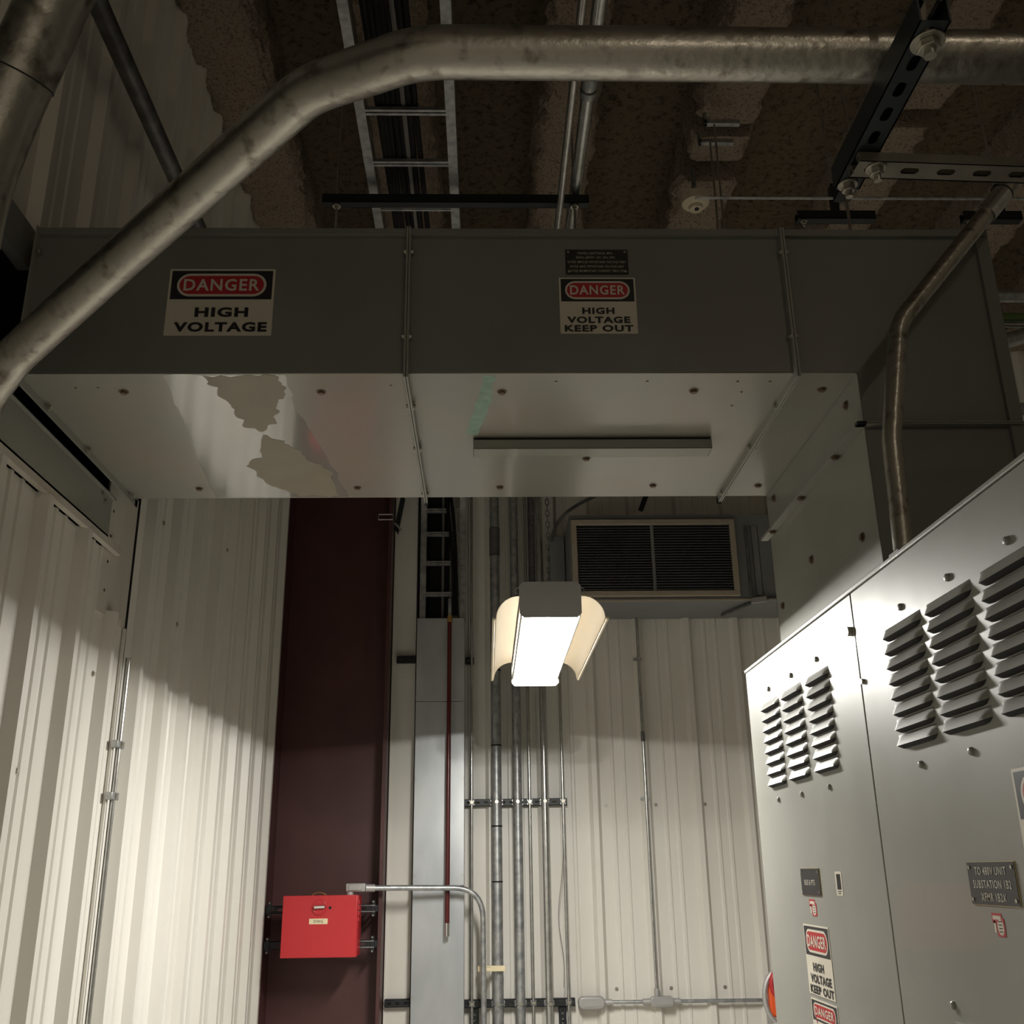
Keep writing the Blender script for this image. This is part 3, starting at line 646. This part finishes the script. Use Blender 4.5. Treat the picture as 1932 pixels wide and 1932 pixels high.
mb = MB(); text_mb(mb,'DWG',(-0.911,RBY-0.002,1.434),FR,FU,0.05,0.015,0.0); mb.build('label_lettering', m_sblack, lb, smooth=False, recalc=False)
for z in (1.53,1.50,1.47,1.44): MB().box((RBX1+0.002,RBY+0.01,z-0.009),(RBX1+0.010,RBY+0.03,z+0.009)).build('hinge', m_red, rb)
MB().tube(bez((-0.955,RBY+0.03,1.566),(-0.94,RBY+0.03,1.585),(-0.90,RBY+0.03,1.585),(-0.88,RBY+0.03,1.566),8),0.003,6).build('top_handle', m_brass, rb)
for i,z in enumerate((1.490,1.305)):
    o = strut(['upper black strut carrying the red box across the column','lower black strut carrying the red box across the column'][i], (-1.235,6.19,z),(1,0,0),(0,-1,0),0.625,m_black,name='box_strut')
    for x in (-0.635,-1.215):
        for dz in (0.036,-0.036):
            MB().cyl((x,6.17,z+dz),(x,6.22,z+dz),0.005,8).build('beam_clamp_bolt', m_chrome, o)
        MB().box((x-0.010,6.185,z-0.042),(x+0.010,6.20,z+0.042)).build('beam_clamp', m_black, o)
    for k in (-1,1): MB().cyl((-0.70,6.185,z+0.016*k),(-0.625,6.185,z+0.016*k),0.003,6).build('strut_edge', m_galv, o)
# bent conduit from box
bc = empty('bent_conduit', (-0.4,6.2,1.6), 'grey conduit leaving the red box sideways and bending down past the trunk', 'conduit')
MB().tube(fillet([(-0.655,6.12,1.598),(-0.50,6.15,1.597),(-0.02,6.20,1.589),(-0.014,6.25,0.0)],[0.3,0.17],10),0.0155,14).build('pipe', m_galv, bc)
MB().cyl((-0.757,6.10,1.562),(-0.757,6.10,1.60),0.021,14).build('connector', m_cast, bc)
MB().box((-0.780,6.075,1.580),(-0.672,6.125,1.625)).build('elbow_body', m_cast, bc, bevel=0.006)
MB().box((-0.765,6.070,1.588),(-0.690,6.075,1.617)).build('elbow_cover', m_cast, bc, bevel=0.002)
MB().cyl((-0.675,6.11,1.599),(-0.625,6.124,1.598),0.021,12).build('connector', m_cast, bc)
o = MB().box((-0.05,6.30,1.145),(0.105,6.325,1.175)).box((-0.005,6.24,1.15),(0.02,6.30,1.17)).build('beam_clip', m_cream, None, bevel=0.003); tag(o,'small pale clip tying the bent conduit to the thickest conduit','clip')
# right conduit on the wall with fittings
rc = empty('wall_conduit', (0.97,6.40,0.97), 'thin vertical conduit with tee fitting and horizontal branch on the right of the back wall', 'conduit')
MB().cyl((0.968,6.395,1.0),(0.968,6.395,3.2),0.0095,12).build('vertical_pipe', m_emt, rc)
MB().cyl((0.60,6.395,0.968),(2.2,6.395,0.962),0.0105,12).build('horizontal_pipe', m_galv, rc)
MB().prism(rrect((0.993,6.37,0.967),FR,FU,0.135,0.055,0.02),(0,0.05,0)).build('tee_body', m_cast, rc, bevel=0.006)
MB().prism(rrect((0.993,6.366,0.967),FR,FU,0.095,0.032,0.012),(0,0.005,0)).build('tee_cover', m_cast, rc)
MB().prism(rrect((0.592,6.36,0.968),FR,FU,0.152,0.066,0.03),(0,0.06,0)).build('outlet_body', m_cast, rc, bevel=0.008)
MB().prism(rrect((0.592,6.356,0.966),FR,FU,0.10,0.032,0.012),(0,0.005,0)).build('outlet_cover', m_cast, rc)
for a,b in ((0.665,0.71),(0.885,0.93),(1.057,1.10)): MB().cyl((a,6.395,0.967),(b,6.395,0.967),0.017,12).build('compression_nut', m_cast, rc)
MB().cyl((0.968,6.395,0.99),(0.968,6.395,1.035),0.015,12).build('compression_nut', m_cast, rc)
MB().cyl((0.968,6.395,2.42),(0.968,6.395,2.48),0.0125,12).build('coupling', m_dark_pipe, rc)
for z in (2.08,2.93): MB().box((0.935,6.40,z-0.008),(0.99,6.41,z+0.008)).build('strap', m_galv, rc)
# plenum box with vent grille
pb = empty('vent_plenum', (1.3,5.95,3.2), 'dark sheet metal plenum box high on the back wall carrying the vent grille', 'plenum')
MB().box((0.520,5.95,3.20),(2.4,YB-0.002,3.74)).build('plenum_body', m_box, pb, bevel=0.002)
MB().box((0.520,5.942,3.192),(2.4,5.952,3.202)).build('bottom_lip', m_vent, pb)
vg = empty('vent_grille', (1.03,5.94,3.45), 'rectangular vent grille with tan frame and fine dark slats on the plenum', 'vent')
vx0,vx1,vz0,vz1 = 0.528,1.534,3.218,3.703
fw=0.034
for a,b in (((vx0,vz0),(vx1,vz0+fw)),((vx0,vz1-fw),(vx1,vz1)),((vx0,vz0+fw),(vx0+fw,vz1-fw)),((vx1-fw,vz0+fw),(vx1,vz1-fw))):
    MB().box((a[0],5.925,a[1]),(b[0],5.95,b[1])).build('frame_bar', m_vent, vg, bevel=0.003)
MB().box((1.013,5.932,vz0+fw),(1.031,5.95,vz1-fw)).build('mullion', m_box, vg)
MB().box((vx0+fw,5.948,vz0+fw),(vx1-fw,5.9495,vz1-fw)).build('dark_backing', m_dark, vg)
m_slat = mat('slat_metal', (0.28,0.28,0.31), 0.35, 0.5)
NS=25
me=None
for k in range(NS):
    z = vz0+fw+0.009+(vz1-vz0-2*fw-0.012)*k/(NS-1)
    for a,b in ((vx0+fw,1.013),(1.031,vx1-fw)):
        MB().add([(a,5.933,z),(b,5.933,z),(b,5.947,z+0.009),(a,5.947,z+0.009),(a,5.933,z-0.0025),(b,5.933,z-0.0025),(b,5.947,z+0.0065),(a,5.947,z+0.0065)],[(0,1,2,3),(4,7,6,5),(0,4,5,1),(3,2,6,7)]).build('slat', m_slat, vg, smooth=False)
for x,z in ((0.60,vz1-0.015),(1.02,vz1-0.015),(1.45,vz1-0.015),(0.62,vz0+0.015),(1.02,vz0+0.015),(1.45,vz0+0.015),(0.543,3.46),(1.518,3.46)): put(BOLTZ,'frame_screw',vg,(x,5.925,z),(0,-1,0)).scale=(.6,.6,.6)
# side box beside the vent with flexible conduit
o = MB().box((0.415,6.30,3.0),(0.515,6.41,3.72)).build('wall_enclosure', m_box, None, bevel=0.004); tag(o,'dark grey wall enclosure behind the lamp chain left of the vent','enclosure')
o = MB().tube(bez((0.43,6.28,3.68),(0.46,6.26,3.85),(0.56,6.2,3.9),(0.85,6.1,3.98),18),0.011,10).build('flexible_conduit', m_dark_pipe, None); tag(o,'thin dark conduit arching from the enclosure over the vent','conduit')
o = MB().cyl((0.96,5.93,3.76),(1.05,5.9,3.98),0.016,10).build('brace_rod', m_cable, None); tag(o,'short black diagonal brace above the vent grille','brace')
o = strut('dark vertical strut on the plenum right of the vent', (1.655,5.945,3.22),(0,0,1),(0,-1,0),0.44,m_box,name='plenum_strut',slots=False)
t = empty('plenum_conduit',(1.60,5.93,3.2),'small dark conduit fitting with diagonal pipe at the lower right of the plenum','conduit')
MB().cyl((1.60,5.935,3.22),(1.60,5.935,3.66),0.009,10).build('pipe',m_dark_pipe,t)
MB().obox((1.64,5.93,3.19),(0.045,0,0.006),(0,0.012,0),(0,0,0.018)).build('fitting',m_cast,t,bevel=0.004)
MB().cyl((1.62,5.94,3.185),(1.50,6.3,3.185),0.011,10).build('pipe',m_dark_pipe,t)
MB().cyl((1.70,5.93,3.198),(2.1,5.93,3.205),0.007,10).build('pipe',m_dark_pipe,t)
# bracket high left of tray
t = empty('beam_bracket',(-0.62,6.2,3.8),'small bracket loop and black strut arm high beside the column under the duct','bracket')
MB().tube([(-0.675,6.19,3.80),(-0.585,6.19,3.80),(-0.585,6.19,3.835),(-0.675,6.19,3.835),(-0.675,6.19,3.80)],0.004,6,False).build('loop', m_galv, t)
MB().obox((-0.545,6.25,3.86),(0.012,0,-0.02),(0,0.015,0),(0.02,0,0.12)).build('arm', m_black, t)
MB().cyl((-0.57,6.2,3.78),(-0.53,6.2,3.73),0.008,8).build('clamp_bolt', m_chrome, t)
# orange item at the cabinet's far end
t = empty('wall_reel',(1.49,5.9,0.6),'orange and grey wall-hung cord reel half hidden behind the cabinet','reel')
MB().tube([(1.545+0.085*math.cos(a),5.9,1.03+0.13*math.sin(a)) for a in [2*PI*k/24 for k in range(24)]]+[(1.63,5.9,1.03)],0.013,8,False).build('hoop', m_cast, t)
MB().prism(rrect((1.56,5.90,1.02),FR,FU,0.15,0.17,0.03),(0,0.05,0)).build('orange_body', m_orange, t, bevel=0.01)
MB().prism(rrect((1.56,5.895,1.068),FR,FU,0.13,0.035,0.01),(0,0.01,0)).build('dark_band', m_sblack, t)
MB().tube(bez((1.535,5.88,1.16),(1.495,5.88,1.14),(1.485,5.88,1.08),(1.52,5.88,1.04)),0.014,8).build('red_handle', m_sred, t)
MB().tube([(1.56+0.10*math.cos(a),5.9,0.83+0.09*math.sin(a)) for a in [2*PI*k/24 for k in range(25)]],0.012,8,False).build('hoop', m_cast, t)
MB().cyl((1.56,5.90,0.83),(1.56,5.95,0.83),0.07,20).build('orange_hub', m_sblack, t)
MB().box((1.59,5.95,0.72),(1.62,6.45,0.95)).build('wall_bracket', m_cast, t)

# ================================================================== HANGING LAMP
LP = empty('hanging_lamp', (LX,4.0,2.5), 'lit hanging work light with grey housing and curved cream side reflectors', 'lamp')
hx0,hx1,hz0,hz1,hy0,hy1 = LX-0.106,LX+0.106,2.505,2.612,3.40,4.60
def prof(y, z0, ch=0.014, x0=hx0, x1=hx1, z1=hz1): return [(x0+ch,y,z0),(x1-ch,y,z0),(x1,y,z0+ch),(x1,y,z1-ch*1.2),(x1-ch*0.8,y,z1),(x0+ch*0.8,y,z1),(x0,y,z1-ch*1.2),(x0,y,z0+ch)]
MB().prism(prof(hy0,2.486),(0,0.004,0)).build('front_cap', m_house, LP, bevel=0.001)
MB().prism(prof(hy1-0.004,2.458),(0,0.004,0)).build('rear_cap', m_house, LP, bevel=0.001)
MB().box((hx0+0.004,hy0+0.004,2.535),(hx1-0.004,hy1-0.004,hz1-0.002)).build('housing', m_house, LP, bevel=0.006)
MB().box((hx0+0.006,hy0+0.006,2.512),(hx1-0.006,hy1-0.006,2.534)).build('lens', m_lens, LP)
for s_ in (-1,1):
    MB().box((LX+s_*0.098,hy0+0.004,2.488),(LX+s_*0.102,hy1-0.004,2.512)).build('lens_lip', m_house, LP)
    MB().box((LX+s_*0.1022,hy0+0.03,2.516),(LX+s_*0.1035,hy1-0.03,2.532)).build('lens_edge', m_edge, LP)
    pr=[]; nseg=12
    for k in range(nseg+1):
        a = PI/2*k/nseg; pr.append((LX+s_*(0.106+0.080*math.sin(a)**1.0), 2.485+0.078*math.cos(a)))
    pr.append((LX+s_*0.194, 2.483))
    vs=[]; fs=[]
    for (x,z) in pr: vs += [(x,hy0+0.01,z),(x,hy1-0.01,z)]
    for (x,z) in pr: vs += [(x+s_*0.0012,hy0+0.01,z+0.0012),(x+s_*0.0012,hy1-0.01,z+0.0012)]
    n2=len(pr)*2
    for k in range(len(pr)-1):
        a=2*k; fs.append((a,a+1,a+3,a+2)); fs.append((n2+a,n2+a+2,n2+a+3,n2+a+1))
    fs += [(0,2*0+n2,n2+1,1),(n2-2,n2-1,2*n2-1,2*n2-2)]
    MB().add(vs,fs).build('reflector_wing', m_wing, LP, recalc=False)
    MB().box((LX+s_*0.190,hy0+0.01,2.480),(LX+s_*0.199,hy1-0.01,2.490)).build('wing_rim', m_wing, LP, bevel=0.002)
    for y in (hy0+0.03, hy1-0.05):
        MB().tube(bez((LX+s_*0.098,y,2.60),(LX+s_*0.125,y,2.60),(LX+s_*0.125,y,2.58),(LX+s_*0.107,y,2.575),6),0.0022,6).build('hook', m_galv, LP)
# chain
for i,y0 in enumerate((3.43+0.02, 4.55+0.02)):
    x0 = LX
    t = empty('lamp_chain', (x0,y0,2.8), ['dark hanging chain above the near end of the lamp','dark hanging chain above the far end of the lamp'][i], 'chain')
    ln = MB(); R2=0.011
    pth=[(0.006*math.cos(a), 0, 0.013*math.sin(a)) for a in [2*PI*k/12 for k in range(13)]]
    ln.tube(pth,0.0022,5,False); me=mk(ln.v,ln.f,'chain_link'); me.materials.append(m_dark_pipe)
    z=2.626; k=0
    ztop = 3.94
    while z<ztop and k<115:
        o=link(me,'chain_link',None,t,(x0,y0,z)); o.rotation_euler=(0,0,PI/2*(k%2)); z+=0.021; k+=1
    MB().box((x0-0.02,y0-0.02,3.94),(x0+0.02,y0+(1.16 if i==0 else 0.02),3.965)).build('hanger_bar', m_black, t)
o = MB().tube(bez((LX+0.09,4.2,2.61),(LX+0.12,4.4,2.8),(LX+0.14,4.9,3.0),(0.42,6.28,3.3),20),0.004,6).build('cord', m_cable, LP)
# thin wall conduit in the left wall joint with clips
t = empty('joint_conduit',(XL+0.02,3.60,0),'slim bright conduit clipped in the left wall panel joint','conduit')
MB().cyl((XL+0.024,3.606,0),(XL+0.024,3.606,2.40),0.009,12).build('pipe', m_emt, t)
for z in (2.10,1.93):
    MB().box((XL+0.012,3.56,z-0.012),(XL+0.036,3.63,z+0.012)).build('clip', m_galv, t, bevel=0.002)
    put(BOLTZ,'clip_bolt',t,(XL+0.036,3.60,z),(1,0,0))

# ================================================================== OVERHEAD PIPES AND STRUTS
# large conduit crossing in front of the duct
lp = empty('large_conduit', (0.3,0.95,2.57), 'large worn conduit crossing in front of the duct, horizontal then slanting down left', 'conduit')
pts = [(2.318,1.153,2.756),(0.244,1.159,2.770),(-0.091,1.169,2.780),(-0.268,1.281,2.812),(-0.671,1.629,2.725),(-0.909,1.800,2.631),(-0.976,1.848,2.573),(-1.025,1.903,2.463),(-1.049,1.928,0.02)]
P_=fillet(pts,[0.5,0.16,0.22,0.4,0.1,0.12,0.2],7)
MB().tube(P_,0.0368,26).build('pipe', m_pipe, lp)
# upper left fat conduit
ul = empty('elbow_conduit', (-0.65,1.15,2.7), 'fat worn conduit with coupling bending down at the upper left corner', 'conduit')
P_=fillet([(-0.05,0.74,3.70),(-0.592,1.119,2.819),(-0.660,1.17,2.675),(-0.700,1.20,2.56),(-0.712,1.22,0.02)],[0.6,0.5,0.3],8)
MB().tube(P_,0.0445,30).build('pipe', m_pipe, ul)
a=Vector((-0.640,1.155,2.719)); b=Vector((-0.60,1.125,2.803)); dd=(b-a).normalized()
MB().cyl(a,a+dd*0.10,0.0462,30).build('coupling', m_pipe, ul)
MB().cyl(a-dd*0.002,a,0.0465,30).build('coupling_gap', m_dark, ul)
# medium conduit along the left wall
o = MB().cyl((-1.16,-0.6,4.165),(-1.16,YB-0.1,4.165),0.032,20).build('wall_conduit_run', m_dark_pipe, None); tag(o,'dark conduit running along the upper left wall towards the back','conduit')
for y in (0.9,3.9,5.5): 
    h=MB().box((XL+0.035,y-0.02,4.125),(-1.19,y+0.02,4.205)).build('pipe_bracket', m_galv, o)
# near black strut along Y with bolt, and aged strut across
zs = 2.690
bs = strut('long black slotted strut hanging at the upper right under the large conduit', (0.580,1.014,zs),(0,1,0),(0,0,-1),0.345,m_black,name='support_strut',pitch=0.049)
def hexbolt(parent, p, d, r=0.016, m=m_bolt, name='bolt'):
    p,d = Vector(p),Vector(d).normalized()
    MB().tube([p,p+d*0.003],r*1.35,20).build('washer', m, parent, bevel=0.0006)
    MB().tube([p+d*0.003,p+d*0.014],r*0.92,6).build(name, m, parent, bevel=0.0008)
    MB().cyl(p+d*0.014,p+d*0.024,r*0.5,12).build('stud_end', m, parent)
hexbolt(bs,(0.584,1.050,zs),(0,0,-1),0.0165)
hexbolt(bs,(0.577,1.345,zs),(0,0,-1),0.0115)
MB().cyl((0.584,1.05,zs),(0.584,1.05,3.4),0.006,10).build('threaded_rod', m_bolt, bs)
ca,sa = math.cos(0.045),math.sin(0.045)
as_ = strut('pale slotted strut crossing at the upper right, bolted under the black strut', (0.566,1.285,2.672),(ca,sa,0),(0,0,-1),1.2,m_strut,name='cross_strut',pitch=0.0575,dpt=0.016)
hexbolt(as_,(0.597,1.282,2.672),(0,0,-1),0.0115)
# smaller conduit dropping from the cross strut towards the cabinet
sp = empty('drop_conduit', (0.95,2.2,2.27), 'medium conduit with bright coupling dropping in front of the duct to the cabinet top', 'conduit')
P_ = fillet([(0.950,2.2,2.345),(0.960,2.2,2.62),(1.020,2.2,2.93),(1.325,2.19,3.287),(2.35,2.16,4.47)],[0.25,0.14,0.3],8)
MB().tube(P_,0.0225,20).build('pipe', m_pipe, sp)
a=Vector((1.285,2.192,3.240)); d=Vector((0.305,0,0.357)).normalized()
MB().cyl(a,a+d*0.085,0.0265,20).build('coupling', m_emt, sp)
MB().cyl(a+d*0.085,a+d*0.089,0.027,20).build('coupling_gap', m_dark, sp)
MB().box((0.925,2.17,CT+0.001),(0.975,2.23,2.345)).build('fitting', m_duct, sp, bevel=0.003)
MB().box((0.975,2.18,2.335),(1.02,2.22,2.345)).build('fitting_tab', m_duct, sp)
# trapeze hanger with rods
tz = strut('wide black trapeze strut carrying the ladder tray under the ceiling', (-0.682,3.700,4.362),(1,0,0),(0,0,-1),1.135,m_black,name='trapeze_strut',slots=False)
for i,x in enumerate((-0.622,0.392)):
    o = MB().cyl((x,3.70,3.55),(x,3.70,5.35),0.005,8).build('threaded_rod', m_bolt, None); tag(o,['threaded rod hanging through the left end of the trapeze strut','threaded rod hanging through the right end of the trapeze strut'][i],'rod')
    MB().cyl((x,3.70,4.352),(x,3.70,4.360),0.018,16).cyl((x,3.70,4.342),(x,3.70,4.352),0.010,6).build('nut', m_bolt, o)
def ypipe(x,z,r_,m,label,y0=-0.5,y1=5.9,extra=()):
    t = empty('overhead_conduit',(x,2,z),label,'conduit')
    MB().cyl((x,y0,z),(x,y1,z),r_,18).build('pipe',m,t)
    for y,l,dr,mm in extra: MB().cyl((x,y-l/2,z),(x,y+l/2,z),r_+dr,18).build('coupling',mm,t)
    return t
ypipe(0.398,4.432,0.026,m_emt,'thick bright overhead conduit with couplings right of the ladder tray',extra=((3.02,0.10,0.005,m_galv),(3.10,0.03,0.007,m_galv),(2.965,0.01,0.006,m_cable)))
ypipe(0.337,4.425,0.016,m_galv,'dull overhead conduit just left of the thick bright one')
ypipe(0.316,4.24,0.0135,m_emt,'slim bright overhead conduit hanging lower than the trapeze strut')
# ceiling clamps, rods and detector
bc2 = empty('beam_clamp_hanger',(1.13,3.95,5.0),'pair of pale beam clamps with two thin rods on the foam ceiling rib','clamp')
for y in (3.935,4.07):
    MB().box((1.045,y-0.012,4.985),(1.215,y+0.012,5.01)).box((1.045,y-0.012,4.985),(1.06,y+0.012,5.05)).build('clamp_bar', m_galv, bc2, bevel=0.002)
for x,y in ((1.092,3.93),(1.10,4.06)): MB().cyl((x,y,3.6),(x,y,4.99),0.0055,8).build('rod', m_bolt, bc2)
dt = empty('smoke_detector',(1.10,4.45,4.9),'round pale ceiling smoke detector beside the foam rib','detector')
MB().tube([(1.10,4.45,4.965),(1.10,4.45,4.92),(1.10,4.45,4.905)],[0.072,0.070,0.052],28).build('base', m_det, dt)
MB().tube([(1.10,4.45,4.905),(1.10,4.45,4.885),(1.10,4.45,4.878)],[0.038,0.034,0.022],24).build('sensor_head', m_det, dt)
MB().cyl((1.10,4.435,4.875),(1.10,4.435,4.879),0.012,12).build('sensor_vent', m_dark, dt)
MB().cyl((1.10,4.45,4.96),(1.10,4.45,5.14),0.012,10).build('stem', m_galv, dt)
o = MB().cyl((0.88,3.56,4.30),(2.9,3.56,4.30),0.0065,10).build('cross_conduit', m_galv, None); tag(o,'very thin conduit crossing under the ceiling ribs at the upper right','conduit')
for i,(xa,xb,lab) in enumerate(((1.352,1.69,'short black strut under the foam rib just above the duct at right'),(2.075,2.33,'short black strut above the duct corner at the far right'))):
    o = strut(lab,(xa,3.72,4.30),(1,0,0),(0,0,-1),xb-xa,m_black,name='short_strut',slots=False)
    MB().box((xa+0.16,3.70,4.341),(xa+0.185,3.74,4.48)).build('hanger_clip', m_black, o)
    hexbolt(o,(xa+0.03,3.72,4.30),(0,0,-1),0.010)
    MB().cyl((xa+0.17,3.72,4.4),(xa+0.17,3.72,5.44),0.006,8).build('rod', m_bolt, o)
o = MB().cyl((1.24,2.82,3.9),(1.24,2.82,5.3),0.006,8).build('threaded_rod', m_bolt, None); tag(o,'thin threaded rod hanging behind the black strut at the upper right','rod')
MB().box((1.20,2.80,3.86),(1.28,2.84,3.91)).build('rod_clip', m_black, o)
o = MB().cyl((1.325,3.12,3.3),(1.325,3.12,4.0),0.006,8).build('threaded_rod', m_bolt, None); tag(o,'thin threaded rod running down onto the duct right of centre','rod')
MB().box((1.29,3.09,3.98),(1.35,3.15,4.05)).build('rod_clip', m_black, o)
for i,(z,r_,m,lab) in enumerate(((4.10,0.028,m_galv,'grey horizontal conduit at the right edge beyond the duct'),(3.992,0.020,m_green,'green-striped pipe at the right edge beyond the duct'),(3.955,0.012,m_emt,'thin bright pipe right under the green-striped pipe'))):
    o = MB().cyl((2.0,4.0,z),(4.4,4.0,z),r_,14).build('far_pipe', m, None); tag(o,lab,'pipe')
o = MB().tube(bez((2.15,4.0,3.82),(2.35,4.0,3.88),(2.5,4.0,3.92),(2.8,4.0,4.05)),0.035,14).build('far_duct_pipe', m_galv, None); tag(o,'fat pale pipe rising at the right edge below the green-striped pipe','pipe')
o = MB().box((2.30,3.98,3.50),(2.7,4.04,3.56)).build('far_tray_edge', m_galv, None); tag(o,'galvanised tray edge at the right edge just above the cabinet','tray')
